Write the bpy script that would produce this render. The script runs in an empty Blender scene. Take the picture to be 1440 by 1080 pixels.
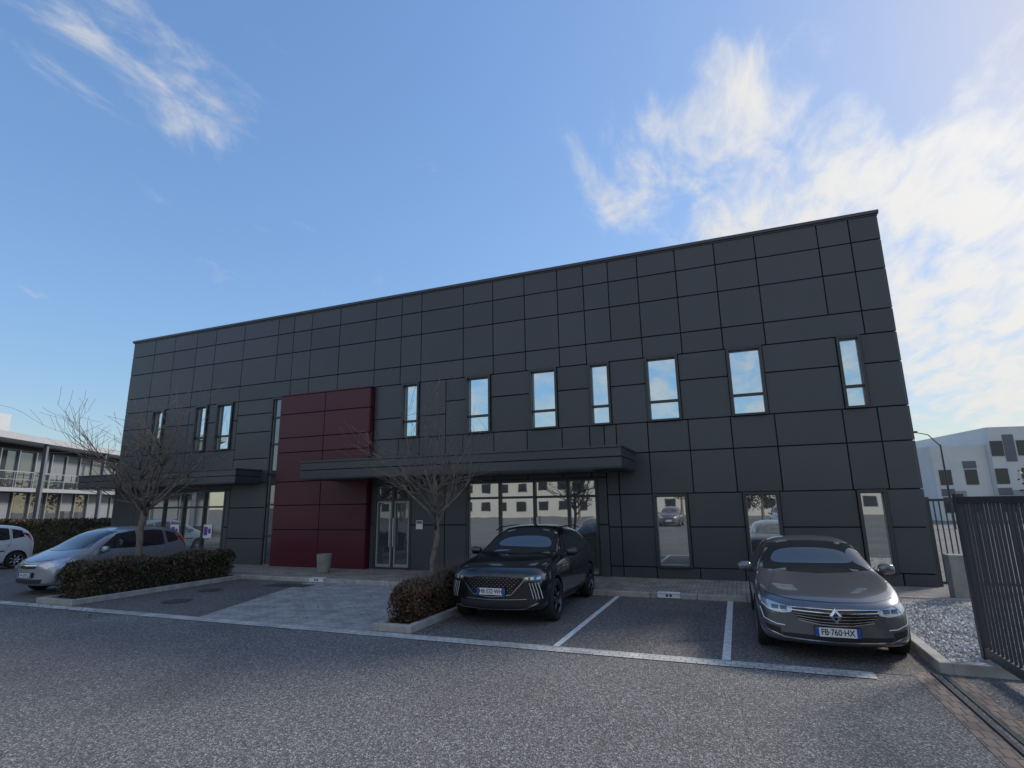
import bpy, bmesh, math, random
from mathutils import Vector, Matrix, noise
from mathutils.bvhtree import BVHTree
random.seed(7)
S=bpy.context.scene
S.view_settings.view_transform='Standard'; S.view_settings.look='None'; S.view_settings.exposure=0
COL=bpy.context.collection

# ------------------------------------------------------------ materials
def newmat(name):
    m=bpy.data.materials.new(name); m.use_nodes=True
    nt=m.node_tree; b=nt.nodes['Principled BSDF']; return m,nt,b
def mat(name,col,rough=.5,metal=0.,spec=.5,coat=0.,var=0.,vscale=3.,bump=0.,bscale=40.,island=0.):
    m,nt,b=newmat(name)
    b.inputs['Roughness'].default_value=rough; b.inputs['Metallic'].default_value=metal
    b.inputs['Specular IOR Level'].default_value=spec
    b.inputs['Coat Weight'].default_value=coat; b.inputs['Coat Roughness'].default_value=.04
    c=(*col,1)
    b.inputs['Base Color'].default_value=c
    tc=nt.nodes.new('ShaderNodeTexCoord')
    last=None
    if var>0:
        n=nt.nodes.new('ShaderNodeTexNoise'); n.inputs['Scale'].default_value=vscale; n.inputs['Detail'].default_value=4
        nt.links.new(tc.outputs['Object'],n.inputs['Vector'])
        r=nt.nodes.new('ShaderNodeMapRange'); r.inputs[1].default_value=.3; r.inputs[2].default_value=.7
        r.inputs[3].default_value=1-var; r.inputs[4].default_value=1+var
        nt.links.new(n.outputs['Fac'],r.inputs[0])
        last=r.outputs[0]
    if island>0:
        g=nt.nodes.new('ShaderNodeNewGeometry')
        r=nt.nodes.new('ShaderNodeMapRange'); r.inputs[3].default_value=1-island; r.inputs[4].default_value=1+island
        nt.links.new(g.outputs['Random Per Island'],r.inputs[0])
        if last is not None:
            mm=nt.nodes.new('ShaderNodeMath'); mm.operation='MULTIPLY'
            nt.links.new(last,mm.inputs[0]); nt.links.new(r.outputs[0],mm.inputs[1]); last=mm.outputs[0]
        else: last=r.outputs[0]
    if last is not None:
        v=nt.nodes.new('ShaderNodeVectorMath'); v.operation='SCALE'; v.inputs[0].default_value=col
        nt.links.new(last,v.inputs['Scale']); nt.links.new(v.outputs[0],b.inputs['Base Color'])
    if bump>0:
        n=nt.nodes.new('ShaderNodeTexNoise'); n.inputs['Scale'].default_value=bscale; n.inputs['Detail'].default_value=3
        nt.links.new(tc.outputs['Object'],n.inputs['Vector'])
        bp=nt.nodes.new('ShaderNodeBump'); bp.inputs['Strength'].default_value=bump; bp.inputs['Distance'].default_value=.01
        nt.links.new(n.outputs['Fac'],bp.inputs['Height']); nt.links.new(bp.outputs[0],b.inputs['Normal'])
    return m

def asphalt(name,base,tint=(1,1,1)):
    m,nt,b=newmat(name); L=nt.links; N=nt.nodes
    tc=N.new('ShaderNodeTexCoord')
    v=N.new('ShaderNodeTexVoronoi'); v.inputs['Scale'].default_value=70; L.new(tc.outputs['Object'],v.inputs['Vector'])
    sep=N.new('ShaderNodeSeparateColor'); L.new(v.outputs['Color'],sep.inputs[0])
    r1=N.new('ShaderNodeValToRGB'); e=r1.color_ramp.elements
    e[0].position=0; e[0].color=(.45,.45,.45,1); e[1].position=1; e[1].color=(2.1,2.1,2.1,1)
    k=r1.color_ramp.elements.new(.72); k.color=(.95,.95,.95,1)
    L.new(sep.outputs[0],r1.inputs[0])
    n2=N.new('ShaderNodeTexNoise'); n2.inputs['Scale'].default_value=22; n2.inputs['Detail'].default_value=4; L.new(tc.outputs['Object'],n2.inputs['Vector'])
    m2=N.new('ShaderNodeMapRange'); m2.inputs[1].default_value=.3;m2.inputs[2].default_value=.7;m2.inputs[3].default_value=.7;m2.inputs[4].default_value=1.3
    L.new(n2.outputs['Fac'],m2.inputs[0])
    n3=N.new('ShaderNodeTexNoise'); n3.inputs['Scale'].default_value=.45; n3.inputs['Detail'].default_value=5; n3.inputs['Distortion'].default_value=.6; L.new(tc.outputs['Object'],n3.inputs['Vector'])
    m3=N.new('ShaderNodeMapRange'); m3.inputs[1].default_value=.3;m3.inputs[2].default_value=.7;m3.inputs[3].default_value=.82;m3.inputs[4].default_value=1.15
    L.new(n3.outputs['Fac'],m3.inputs[0])
    a=N.new('ShaderNodeMath');a.operation='MULTIPLY';L.new(m2.outputs[0],a.inputs[0]);L.new(m3.outputs[0],a.inputs[1])
    s=N.new('ShaderNodeVectorMath');s.operation='SCALE';L.new(r1.outputs[0],s.inputs[0]);L.new(a.outputs[0],s.inputs['Scale'])
    t=N.new('ShaderNodeVectorMath');t.operation='MULTIPLY';L.new(s.outputs[0],t.inputs[0]);t.inputs[1].default_value=[base*q for q in tint]
    L.new(t.outputs[0],b.inputs['Base Color'])
    b.inputs['Roughness'].default_value=.85; b.inputs['Specular IOR Level'].default_value=.35
    bp=N.new('ShaderNodeBump');bp.inputs['Strength'].default_value=.7;bp.inputs['Distance'].default_value=.012
    L.new(v.outputs['Distance'],bp.inputs['Height']);L.new(bp.outputs[0],b.inputs['Normal'])
    return m
def bricks(name,c1,c2,cm,w,h,mortar=.01,rot=0):
    m,nt,b=newmat(name); L=nt.links; N=nt.nodes
    tc=N.new('ShaderNodeTexCoord'); mp=N.new('ShaderNodeMapping'); mp.inputs['Rotation'].default_value=(0,0,rot)
    L.new(tc.outputs['Object'],mp.inputs[0])
    br=N.new('ShaderNodeTexBrick'); br.inputs['Scale'].default_value=1; br.inputs['Brick Width'].default_value=w; br.inputs['Row Height'].default_value=h
    br.inputs['Mortar Size'].default_value=mortar; br.inputs['Color1'].default_value=(*c1,1); br.inputs['Color2'].default_value=(*c2,1); br.inputs['Mortar'].default_value=(*cm,1)
    L.new(mp.outputs[0],br.inputs['Vector'])
    n=N.new('ShaderNodeTexNoise'); n.inputs['Scale'].default_value=2.2; n.inputs['Detail'].default_value=6; L.new(tc.outputs['Object'],n.inputs['Vector'])
    r=N.new('ShaderNodeMapRange'); r.inputs[1].default_value=.3;r.inputs[2].default_value=.7;r.inputs[3].default_value=.7;r.inputs[4].default_value=1.25; L.new(n.outputs['Fac'],r.inputs[0])
    s=N.new('ShaderNodeVectorMath');s.operation='SCALE';L.new(br.outputs['Color'],s.inputs[0]);L.new(r.outputs[0],s.inputs['Scale'])
    L.new(s.outputs[0],b.inputs['Base Color']); b.inputs['Roughness'].default_value=.85
    bp=N.new('ShaderNodeBump');bp.inputs['Strength'].default_value=.5;bp.inputs['Distance'].default_value=.01;bp.invert=True
    L.new(br.outputs['Fac'],bp.inputs['Height']);L.new(bp.outputs[0],b.inputs['Normal'])
    return m

M={}
M['road']=asphalt('asphalt_road',.18,(1.05,.985,.93))
M['bay']=asphalt('asphalt_bay',.15,(1.07,.975,.92))
M['patch']=asphalt('asphalt_patch',.075,(1.04,.99,.94))
M['paver']=bricks('light_pavers',(.31,.30,.285),(.39,.375,.35),(.18,.17,.16),.2,.1,.006)
M['walk']=bricks('walk_pavers',(.29,.25,.21),(.36,.315,.27),(.14,.12,.11),.2,.1,.006,math.pi/2)
M['cobble']=bricks('cobble_strip',(.43,.41,.38),(.53,.51,.47),(.31,.295,.27),.14,.125,.010)
M['redbrick']=bricks('channel_brick',(.20,.15,.12),(.26,.19,.15),(.08,.07,.06),.1,.2,.008)
M['kerb']=mat('kerb_concrete',(.37,.35,.32),.9,var=.2,vscale=4,bump=.4)
M['concrete']=mat('concrete',(.25,.24,.225),.9,var=.15,vscale=6,bump=.4)
M['paint']=mat('white_paint',(.66,.65,.62),.8,var=.25,vscale=14,bump=.4,bscale=80)
M['panel']=mat('anthracite_panel',(.057,.061,.069),.34,0,.45,var=.05,vscale=.8,island=.11)
M['back']=mat('joint_backing',(.012,.012,.013),.9)  # near-black backing that shows in the gaps between panels
M['trim']=mat('anthracite_trim',(.060,.062,.067),.38,.0,.5)
M['frame']=mat('window_frame',(.036,.037,.039),.35,0,.5)
M['red']=mat('burgundy_panel',(.086,.011,.021),.40,0,.40,var=.05,vscale=1,island=.08)
M['alu']=mat('aluminium',(.55,.56,.58),.35,.9)
M['gasket']=mat('window_gasket',(.30,.31,.32),.5,.3)
def glass(name,col,rough=.015,metal=.9,wav=.008):
    m,nt,b=newmat(name)
    b.inputs['Base Color'].default_value=(*col,1); b.inputs['Metallic'].default_value=metal; b.inputs['Roughness'].default_value=rough
    tc=nt.nodes.new('ShaderNodeTexCoord'); n=nt.nodes.new('ShaderNodeTexNoise'); n.inputs['Scale'].default_value=1.3; n.inputs['Detail'].default_value=1
    nt.links.new(tc.outputs['Object'],n.inputs['Vector'])
    bp=nt.nodes.new('ShaderNodeBump'); bp.inputs['Strength'].default_value=wav; bp.inputs['Distance'].default_value=.1
    nt.links.new(n.outputs['Fac'],bp.inputs['Height']); nt.links.new(bp.outputs[0],b.inputs['Normal'])
    return m
M['glass']=glass('mirror_glass',(.62,.72,.75))
M['glassg']=glass('ground_glass',(.52,.55,.55))
M['glassd']=glass('dark_glass',(.20,.22,.23),metal=.75)
M['winfar']=mat('far_window_glass',(.03,.035,.045),.1)
M['carglass']=mat('car_glass',(.020,.023,.025),.03,0,.9,coat=.6)
M['tyre']=mat('tyre_rubber',(.018,.018,.018),.8,bump=.3)
M['rim']=mat('alloy_rim',(.42,.43,.45),.3,.9)
M['rimd']=mat('dark_rim',(.10,.10,.11),.3,.9)
M['blackp']=mat('black_plastic',(.015,.015,.016),.5)
M['gloss']=mat('gloss_black',(.008,.008,.009),.12,0,.6)
M['chrome']=mat('chrome',(.75,.76,.78),.12,1)
M['lamp']=mat('headlamp_lens',(.55,.58,.62),.08,.6,.8,coat=1)
M['lampd']=mat('headlamp_dark',(.08,.09,.10),.08,.4,.8,coat=1)
M['drl']=mat('drl_white',(.85,.87,.9),.2)
M['redl']=mat('tail_lens',(.4,.01,.01),.2,coat=1)
M['plate']=mat('plate_white',(.75,.76,.76),.4)
M['plateb']=mat('plate_blue',(.02,.07,.35),.4)
M['ptxt']=mat('plate_text',(.01,.01,.01),.5)
M['white']=mat('white_render',(.62,.62,.60),.8,var=.06,vscale=.5)
M['cream']=mat('cream_render',(.55,.52,.46),.8,var=.06,vscale=.3)
M['lgrey']=mat('light_grey_clad',(.30,.31,.33),.6,var=.05)
M['fascia']=mat('roof_fascia',(.42,.43,.44),.6,var=.05)
M['mgrey']=mat('mid_grey_clad',(.13,.14,.16),.6,var=.05)
M['bark']=mat('bark',(.17,.135,.11),.9,var=.3,vscale=12,bump=.6,bscale=30)
M['soil']=mat('soil',(.07,.055,.04),.95,var=.4,vscale=10,bump=.8,bscale=25)
M['gate']=mat('gate_steel',(.055,.057,.060),.45,.2)
M['purple']=mat('purple_print',(.16,.05,.35),.6)
def leafm(name,c,isl=.5):
    return mat(name,c,.6,0,.3,island=isl)
M['leafg']=leafm('hedge_leaf_green',(.070,.070,.034))
M['leafb']=leafm('hedge_leaf_brown',(.13,.070,.042))
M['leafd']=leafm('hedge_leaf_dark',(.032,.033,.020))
M['grass']=mat('grass',(.06,.09,.025),.9,var=.5,vscale=8,bump=.6)
def paint(name,col,metal=.6,rough=.28):
    return mat(name,col,rough,metal,.5,coat=1.0)
M['pgrey']=paint('metallic_grey_paint',(.15,.152,.166))
M['pblack']=paint('black_blue_paint',(.012,.013,.016),.3,.2)
M['psilver']=paint('silver_blue_paint',(.36,.385,.42))
M['pwhite']=paint('white_paint_car',(.6,.6,.6),0)

# ------------------------------------------------------------ helpers
def empty(name,loc=(0,0,0),rot=0):
    e=bpy.data.objects.new(name,None); e.location=loc; e.rotation_euler=(0,0,rot); COL.objects.link(e); return e
def link(name,me,parent=None,local=False):
    ob=bpy.data.objects.new(name,me); COL.objects.link(ob)
    if parent is not None:
        ob.parent=parent
        if not local: ob.matrix_parent_inverse=(Matrix.Translation(parent.location)@Matrix.Rotation(parent.rotation_euler[2],4,'Z')).inverted()
    return ob
class MB:
    """mesh builder, several materials"""
    def __init__(s): s.v=[];s.f=[];s.mi=[];s.m=[]
    def mid(s,m):
        if m not in s.m: s.m.append(m)
        return s.m.index(m)
    def quad(s,pts,m):
        i=len(s.v); s.v+=[tuple(p) for p in pts]; s.f.append(list(range(i,i+len(pts)))); s.mi.append(s.mid(m))
    def box(s,x0,x1,y0,y1,z0,z1,m,T=None):
        P=[(x0,y0,z0),(x1,y0,z0),(x1,y1,z0),(x0,y1,z0),(x0,y0,z1),(x1,y0,z1),(x1,y1,z1),(x0,y1,z1)]
        if T: P=[tuple(T@Vector(p)) for p in P]
        i=len(s.v); s.v+=P; k=s.mid(m)
        for f in [(0,3,2,1),(4,5,6,7),(0,1,5,4),(1,2,6,5),(2,3,7,6),(3,0,4,7)]:
            s.f.append([i+a for a in f]); s.mi.append(k)
    def panel(s,x0,x1,z0,z1,yf,yb,m,g=.011,b=.009):
        """bevelled cladding panel facing -Y"""
        x0+=g;x1-=g;z0+=g;z1-=g
        if x1-x0<.05 or z1-z0<.05: return
        a=[(x0,yb,z0),(x1,yb,z0),(x1,yb,z1),(x0,yb,z1)]
        c=[(x0,yf+b,z0),(x1,yf+b,z0),(x1,yf+b,z1),(x0,yf+b,z1)]
        # each panel sits very slightly out of true
        t1,t2=random.uniform(-.002,.002),random.uniform(-.002,.002)
        d=[(x0+b,yf+t1,z0+b),(x1-b,yf-t1,z0+b),(x1-b,yf+t2,z1-b),(x0+b,yf+t2,z1-b)]
        i=len(s.v); s.v+=a+c+d; k=s.mid(m)
        for o in (0,4):
            for j in range(4):
                s.f.append([i+o+j,i+o+(j+1)%4,i+o+4+(j+1)%4,i+o+4+j]); s.mi.append(k)
        s.f.append([i+8,i+9,i+10,i+11]); s.mi.append(k)
    def tube(s,pts,rad,m,n=6):
        k=s.mid(m); rings=[]
        for j,p in enumerate(pts):
            a=Vector(pts[max(j-1,0)]);c=Vector(pts[min(j+1,len(pts)-1)]);t=(c-a)
            if t.length<1e-6: t=Vector((0,0,1))
            t.normalize(); u=t.cross(Vector((.31,.95,.05)));u.normalize();w=t.cross(u)
            ring=[]
            for q in range(n):
                an=2*math.pi*q/n; s.v.append(tuple(Vector(p)+(u*math.cos(an)+w*math.sin(an))*rad[j])); ring.append(len(s.v)-1)
            rings.append(ring)
        for j in range(len(rings)-1):
            for q in range(n):
                s.f.append([rings[j][q],rings[j][(q+1)%n],rings[j+1][(q+1)%n],rings[j+1][q]]); s.mi.append(k)
        s.f.append(rings[0][::-1]);s.mi.append(k);s.f.append(rings[-1]);s.mi.append(k)
    def make(s,name,parent=None,local=False,smooth=False,bevel=0):
        me=bpy.data.meshes.new(name); me.from_pydata(s.v,[],s.f)
        for m in s.m: me.materials.append(M[m])
        me.polygons.foreach_set('material_index',s.mi)
        if smooth: me.polygons.foreach_set('use_smooth',[True]*len(s.f))
        me.update()
        ob=link(name,me,parent,local)
        if bevel:
            bv=ob.modifiers.new('b','BEVEL'); bv.width=bevel; bv.segments=2; bv.limit_method='ANGLE'
        return ob
def sheet(name,pts,z,m,parent=None):
    b=MB(); b.quad([(x,y,z) for x,y in pts],m); return b.make(name,parent)
def rect(x0,x1,y0,y1): return [(x0,y0),(x1,y0),(x1,y1),(x0,y1)]

# ------------------------------------------------------------ ground
sheet('ground',rect(-600,600,-600,900),0,'road')
sheet('parking_bay_asphalt',[(-30,-7.31),(2.05,-7.31),(2.05,-2.55),(-30,-2.55)],.004,'bay')
sheet('paved_entrance_path',[(-10.1,-7.31),(-6.05,-7.31),(-6.05,-2.55),(-11.6,-2.55)],.008,'paver')
sheet('cobble_strip',rect(-60,1.35,-7.60,-7.32),.009,'cobble')
b=MB(); b.box(-27,4.2,-2.45,0.1,-.05,.10,'walk'); b.make('walkway')
b=MB()
x=-27
while x<2.1:
    b.box(x+.004,x+.996,-2.57,-2.45,-.05,.112,'kerb'); x+=1
b.make('walkway_kerb',bevel=.012)
def planter(x0,x1,y0,y1):
    b=MB()
    b.box(x0,x0+.12,y0,y1,-.05,.12,'kerb'); b.box(x1-.12,x1,y0,y1,-.05,.12,'kerb'); b.box(x0+.12,x1-.12,y0,y0+.12,-.05,.12,'kerb')
    b.box(x0+.12,x1-.12,y0+.12,y1,-.05,.07,'soil')
    return b
planter(-15.45,-14.15,-7.25,-2.58).make('planting_strip_kerb',bevel=.012)
planter(-6.05,-5.28,-7.25,-2.58).make('planting_strip_kerb',bevel=.012)
b=MB()
b.quad([(-2.77,-7.30,.009),(-2.67,-7.30,.009),(-2.67,-2.6,.009),(-2.77,-2.6,.009)],'paint')
b.quad([(-.39,-7.30,.009),(-.28,-7.30,.009),(-.28,-2.6,.009),(-.39,-2.6,.009)],'paint')
b.make('parking_line')
def manhole(x,y,r):
    b=MB(); n=28
    b.v+= [(x+r*math.cos(2*math.pi*i/n),y+r*math.sin(2*math.pi*i/n),.012) for i in range(n)]
    b.f.append(list(range(n)));b.mi.append(b.mid('patch')); b.make('manhole_cover')
manhole(-12.3,-6.1,.33); manhole(-13.0,-4.6,.3)
sheet('asphalt_repair',[(-12.3,-3.6),(-10.9,-3.5),(-10.9,-3.0),(-12.2,-3.05)],.012,'patch')
def plaque(x):
    b=MB(); b.box(x-.24,x+.24,-2.62,-2.44,.114,.126,'plate'); b.box(x-.24,x+.24,-2.60,-2.572,.02,.1135,'plate')
    b.box(x-.06,x-.01,-2.603,-2.6005,.045,.095,'ptxt');b.box(x+.02,x+.07,-2.603,-2.6005,.045,.095,'ptxt'); b.make('bay_number_plaque')
plaque(-11.3);plaque(-1.6)
# gravel bed
b=MB()
b.box(2.1,2.24,-7.1,-1.7,-.05,.13,'kerb'); b.box(2.24,3.4,-7.1,-6.96,-.05,.13,'kerb'); b.box(2.24,4.6,-1.84,-1.7,-.05,.13,'kerb')
b.make('gravel_bed_kerb',bevel=.012)
M['stone']=mat('white_gravel',(.42,.41,.39),.8,island=.45)
b=MB(); b.box(2.24,4.8,-6.96,-1.84,-.05,.07,'stone')
k=b.mid('stone')
for i in range(7500):
    x=random.uniform(2.26,4.8);y=random.uniform(-6.94,-1.86);r=random.uniform(.018,.042);z=.07+random.uniform(0,.02)
    a=random.uniform(0,3.14);ca,sa=math.cos(a)*r,math.sin(a)*r;s2=random.uniform(.6,1)
    j=len(b.v)
    b.v+=[(x+ca,y+sa,z),(x-sa*s2,y+ca*s2,z),(x-ca,y-sa,z),(x+sa*s2,y-ca*s2,z),(x+ca*.4,y+sa*.4,z+r*.7),(x-ca*.4,y-sa*.4,z+r*.6)]
    for f in [(0,1,4),(1,5,4),(1,2,5),(2,3,5),(3,4,5),(3,0,4)]: b.f.append([j+q for q in f]);b.mi.append(k)
b.make('gravel')
# channel (gate track)
b=MB()
b.quad([(1.78,-30,.005),(1.98,-30,.005),(1.98,-7.12,.005),(1.78,-7.12,.005)],'redbrick')
b.quad([(2.14,-30,.005),(2.3,-30,.005),(2.3,-7.12,.005),(2.14,-7.12,.005)],'redbrick')
b.box(1.99,2.03,-30,-7.12,-.02,.022,'gate'); b.box(2.09,2.13,-30,-7.12,-.02,.012,'gate')
b.make('gate_track')

# ------------------------------------------------------------ building
XL,XR,ZT=-24.35,4.05,9.42
B=empty('office_building',(-10,0,0))
b=MB(); b.box(XL+.02,XR-.02,.06,15,0,ZT-.03,'back'); core=b.make('walls',B)
cols=[XL,-22.95,-21.73,-20.42,-19.33,-17.77,-16.01,-15.23,-14.37,-13.05,-11.47,-10.39,-9.58,-7.97,-6.89,-5.78,-4.67,-3.83,-3.05,-2.16,-1.06,.03,1.10,2.65,3.40,XR]
UW=[(-22.55,-21.85),(-20.04,-19.36),(-18.86,-18.0),(-10.27,-9.60),(-7.86,-6.98),(-5.66,-4.77),(-3.78,-3.15),(-2.12,-1.20),(.08,.98),(2.73,3.27)]
GW=[(-2.14,-1.23),(.14,1.0),(2.70,3.32)]
ops=[(a,c,4.29,6.16) for a,c in UW]+[(a,c,.38,2.30) for a,c in GW]
ops+=[(-22.5,-18.0,.0,2.80),(-16.03,-15.42,.05,6.16),(-11.25,-9.82,0,2.80),(-7.84,-3.68,0,2.80)]
ops_red=(-15.42,-11.4,0,6.16)
P=MB()
def row(z0,z1,xa,xb,drop=()):
    act=[o for o in ops+[ops_red] if o[2]<z1-.02 and o[3]>z0+.02 and o[0]<xb and o[1]>xa]
    ed=[e for o in act for e in o[:2]]
    xs=[xa,xb]+[c for c in cols if xa<c<xb and all(abs(c-e)>.33 for e in ed) and not any(o[0]<c<o[1] for o in act)
          and abs(c-xa)>.2 and abs(c-xb)>.2 and round(c,2) not in drop]+[e for e in ed if xa<e<xb]
    xs=sorted(set(xs))
    for p,q in zip(xs[:-1],xs[1:]):
        mid=(p+q)/2
        if any(o[0]<mid<o[1] for o in act): continue
        P.panel(p,q,z0,z1,-.03,.055,'panel')
for z0,z1 in [(8.66,9.36),(7.85,8.66),(6.78,7.85)]: row(z0,z1,XL,XR)
row(6.16,6.78,XL,XR,drop=(-3.05,-16.01,2.65))
for xa,xb,zs in [(XL,-17.77,[0,1.4,2.8,3.46,4.29,5.42,6.16]),(-17.77,-15.42,[0,1.0,2.1,3.0,3.9,4.9,5.6,6.16]),
                 (-11.4,-8.6,[0,1.48,2.8,3.46,4.29,5.0,6.16]),(-8.6,-3.4,[0,1.48,2.8,3.46,4.29,5.42,6.16]),
                 (-3.4,XR,[0,.38,1.42,2.30,3.44,4.29,5.40,6.16])]:
    for z0,z1 in zip(zs[:-1],zs[1:]):
        row(z0,z1,xa,xb)
P.make('cladding_panels',B)
P=MB()
for X,sg in ((XR,1),(XL,-1)):
    T=Matrix.Translation((X,0,0))@Matrix.Rotation(sg*math.pi/2,4,'Z')
    ys=[0,1.5,3,4.5,6.2,8,9.7,11.5,13.2,15]
    for z0,z1 in [(0,1.42),(1.42,2.3),(2.3,3.44),(3.44,4.29),(4.29,5.4),(5.4,6.16),(6.16,6.78),(6.78,7.85),(7.85,8.66),(8.66,9.36)]:
        for p,q in zip(ys[:-1],ys[1:]):
            i=len(P.v)
            if sg>0: P.panel(p,q,z0,z1,-.03,.015,'panel')
            else: P.panel(-q,-p,z0,z1,-.03,.015,'panel')
            P.v[i:]=[tuple(T@Vector(v)) for v in P.v[i:]]
P.make('side_cladding',B)
b=MB(); b.box(XL-.06,XR+.06,-.09,15.05,ZT-.06,ZT+.03,'trim'); b.box(XL-.03,XR+.03,-.055,.0,ZT-.1,ZT-.062,'trim'); b.make('roof_coping',B,bevel=.008)
def window(x0,x1,z0,z1,g='glass',trans=None,mull=(),fw=.07,proj=.07,parent=B,name='window'):
    b=MB()
    yo=-.03-proj
    b.box(x0,x0+fw,yo,.16,z0,z1,'frame'); b.box(x1-fw,x1,yo,.16,z0,z1,'frame')
    b.box(x0+fw,x1-fw,yo,.16,z1-fw,z1,'frame'); b.box(x0+fw,x1-fw,yo-.03,.16,z0,z0+fw*.8,'frame')
    xi0,xi1,zi0,zi1=x0+fw,x1-fw,z0+fw*.8,z1-fw
    t=.018
    b.box(xi0,xi0+t,.02,.12,zi0,zi1,'gasket');b.box(xi1-t,xi1,.02,.12,zi0,zi1,'gasket')
    b.box(xi0+t,xi1-t,.02,.12,zi1-t,zi1,'gasket');b.box(xi0+t,xi1-t,.02,.12,zi0,zi0+t,'gasket')
    for tz in (trans or ()):
        b.box(xi0+t,xi1-t,.0,.10,tz-.035,tz+.035,'frame')
    for mx in mull:
        b.box(mx-.04,mx+.04,-.02,.11,zi0,zi1,'frame')
    ob=b.make(name,parent,bevel=.004)
    c=MB()
    zz=[zi0+t]+sorted(trans or [])+[zi1-t]; xx=[xi0+t]+sorted(mull)+[xi1-t]
    for za,zb in zip(zz[:-1],zz[1:]):
        for xa,xb in zip(xx[:-1],xx[1:]):
            j=random.uniform(-.0012,.0012);k2=random.uniform(-.0012,.0012)
            c.quad([(xa,.055+j,za),(xb,.055-j,za),(xb,.055-j+k2,zb),(xa,.055+j+k2,zb)],g)
    c.make(name+'_glass',parent)
    return ob
for a,c in UW: window(a,c,4.29,6.16,'glass',[4.86])
for a,c in GW: window(a,c,.38,2.30,'glassg',[])
window(-16.03,-15.42,.05,6.16,'glassd',[1.1,2.2,3.3,4.4,5.4],fw=.06,proj=.02,name='stair_window')
window(-22.5,-18.0,.1,2.80,'glassg',[2.15],[-21.3,-20.2,-19.1],fw=.08,proj=.0,name='shop_glazing')
window(-7.84,-3.68,.1,2.80,'glassg',[2.28],[-6.72,-5.6,-4.55],fw=.07,proj=.0,name='lobby_glazing')
window(-11.25,-9.82,.1,2.80,'glassd',[2.28],[-10.53],fw=.08,proj=.0,name='entrance_door')
b=MB()
for xx in (-10.60,-10.46): b.box(xx-.015,xx+.015,-.09,-.06,.8,1.7,'alu'); b.box(xx-.01,xx+.01,-.06,.05,.85,.88,'alu'); b.box(xx-.01,xx+.01,-.06,.05,1.62,1.65,'alu')
for xx in (-5.7,-5.5): b.box(xx-.015,xx+.015,-.09,-.06,.8,1.7,'alu'); b.box(xx-.01,xx+.01,-.06,.05,.85,.88,'alu'); b.box(xx-.01,xx+.01,-.06,.05,1.62,1.65,'alu')
for xa,xb in ((-11.16,-10.58),(-10.48,-9.91)):
    b.box(xa,xa+.05,.0,.052,.15,2.24,'gasket');b.box(xb-.05,xb,.0,.052,.15,2.24,'gasket');b.box(xa+.05,xb-.05,.0,.052,2.19,2.24,'gasket');b.box(xa+.05,xb-.05,.0,.052,.15,.25,'gasket')
b.make('door_hardware',B)
b=MB(); b.box(-9.62,-9.38,-.05,-.033,1.35,1.62,'plate'); b.box(-9.60,-9.40,-.055,-.051,1.52,1.60,'mgrey'); b.make('wall_sign',B)
for xx in (-20.62,-18.85):
    b=MB(); b.box(xx-.24,xx+.24,.03,.036,1.0,1.5,'plate'); b.box(xx-.17,xx+.02,.026,.029,1.10,1.41,'purple'); b.box(xx+.05,xx+.18,.026,.029,1.17,1.35,'purple'); b.make('poster',B)
# burgundy volume
R_=MB(); RX0,RX1,RZ=-15.40,-11.42,6.12
R_.box(RX0+.02,RX1-.02,-.22,.05,.02,RZ-.02,'back')
xs=[RX0,-13.34,RX1]
zs=[.0,1.33,2.16,2.98,4.02,4.55,5.42,RZ]
for i,(p,q) in enumerate(zip(xs[:-1],xs[1:])):
    for z0,z1 in zip(zs[:-1],zs[1:]): R_.panel(p,q,z0,z1,-.26,-.221,'red')
T=Matrix.Translation((RX1-.02,-.25,0))@Matrix.Rotation(math.pi/2,4,'Z')
for z0,z1 in zip(zs[:-1],zs[1:]):
    i=len(R_.v); R_.panel(0,.28,z0,z1,-.03,.0,'red'); R_.v[i:]=[tuple(T@Vector(v)) for v in R_.v[i:]]
R_.box(RX0-.02,RX1+.02,-.28,.0,RZ+.002,RZ+.035,'red')
R_.make('burgundy_cladding',B)
def canopy(x0,x1,d,z0,z1,name):
    b=MB(); h=z1-z0
    b.box(x0,x1,-d,-.035,z1-.05,z1,'trim')
    b.box(x0+.03,x1-.03,-d+.03,-.035,z0+h*.52,z1-.055,'panel')
    b.box(x0+.06,x1-.06,-d+.06,-.035,z0+h*.48,z0+h*.52-.002,'back')
    b.box(x0+.03,x1-.03,-d+.03,-.035,z0+.03,z0+h*.48-.002,'panel')
    b.box(x0+.05,x1-.05,-d+.05,-.035,z0,z0+.028,'trim')
    b.make(name,B,bevel=.006)
canopy(-12.72,-2.55,2.0,2.93,3.50,'entrance_canopy')
canopy(-24.95,-16.3,1.2,2.95,3.48,'shop_canopy')
b=MB()
zs=[.10,.14,.62,.66,.66,.6]; rs=[.17,.19,.23,.23,.17,.15]
n=20
for i,(z,r) in enumerate(zip(zs,rs)):
    for q in range(n): b.v.append((-12.1+r*math.cos(6.2832*q/n),-1.35+r*math.sin(6.2832*q/n),z))
k=b.mid('concrete')
for i in range(5):
    for q in range(n): b.f.append([i*n+q,i*n+(q+1)%n,(i+1)*n+(q+1)%n,(i+1)*n+q]);b.mi.append(k)
b.f.append([5*n+q for q in range(n)]);b.mi.append(k)
b.make('concrete_planter_bollard')

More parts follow.
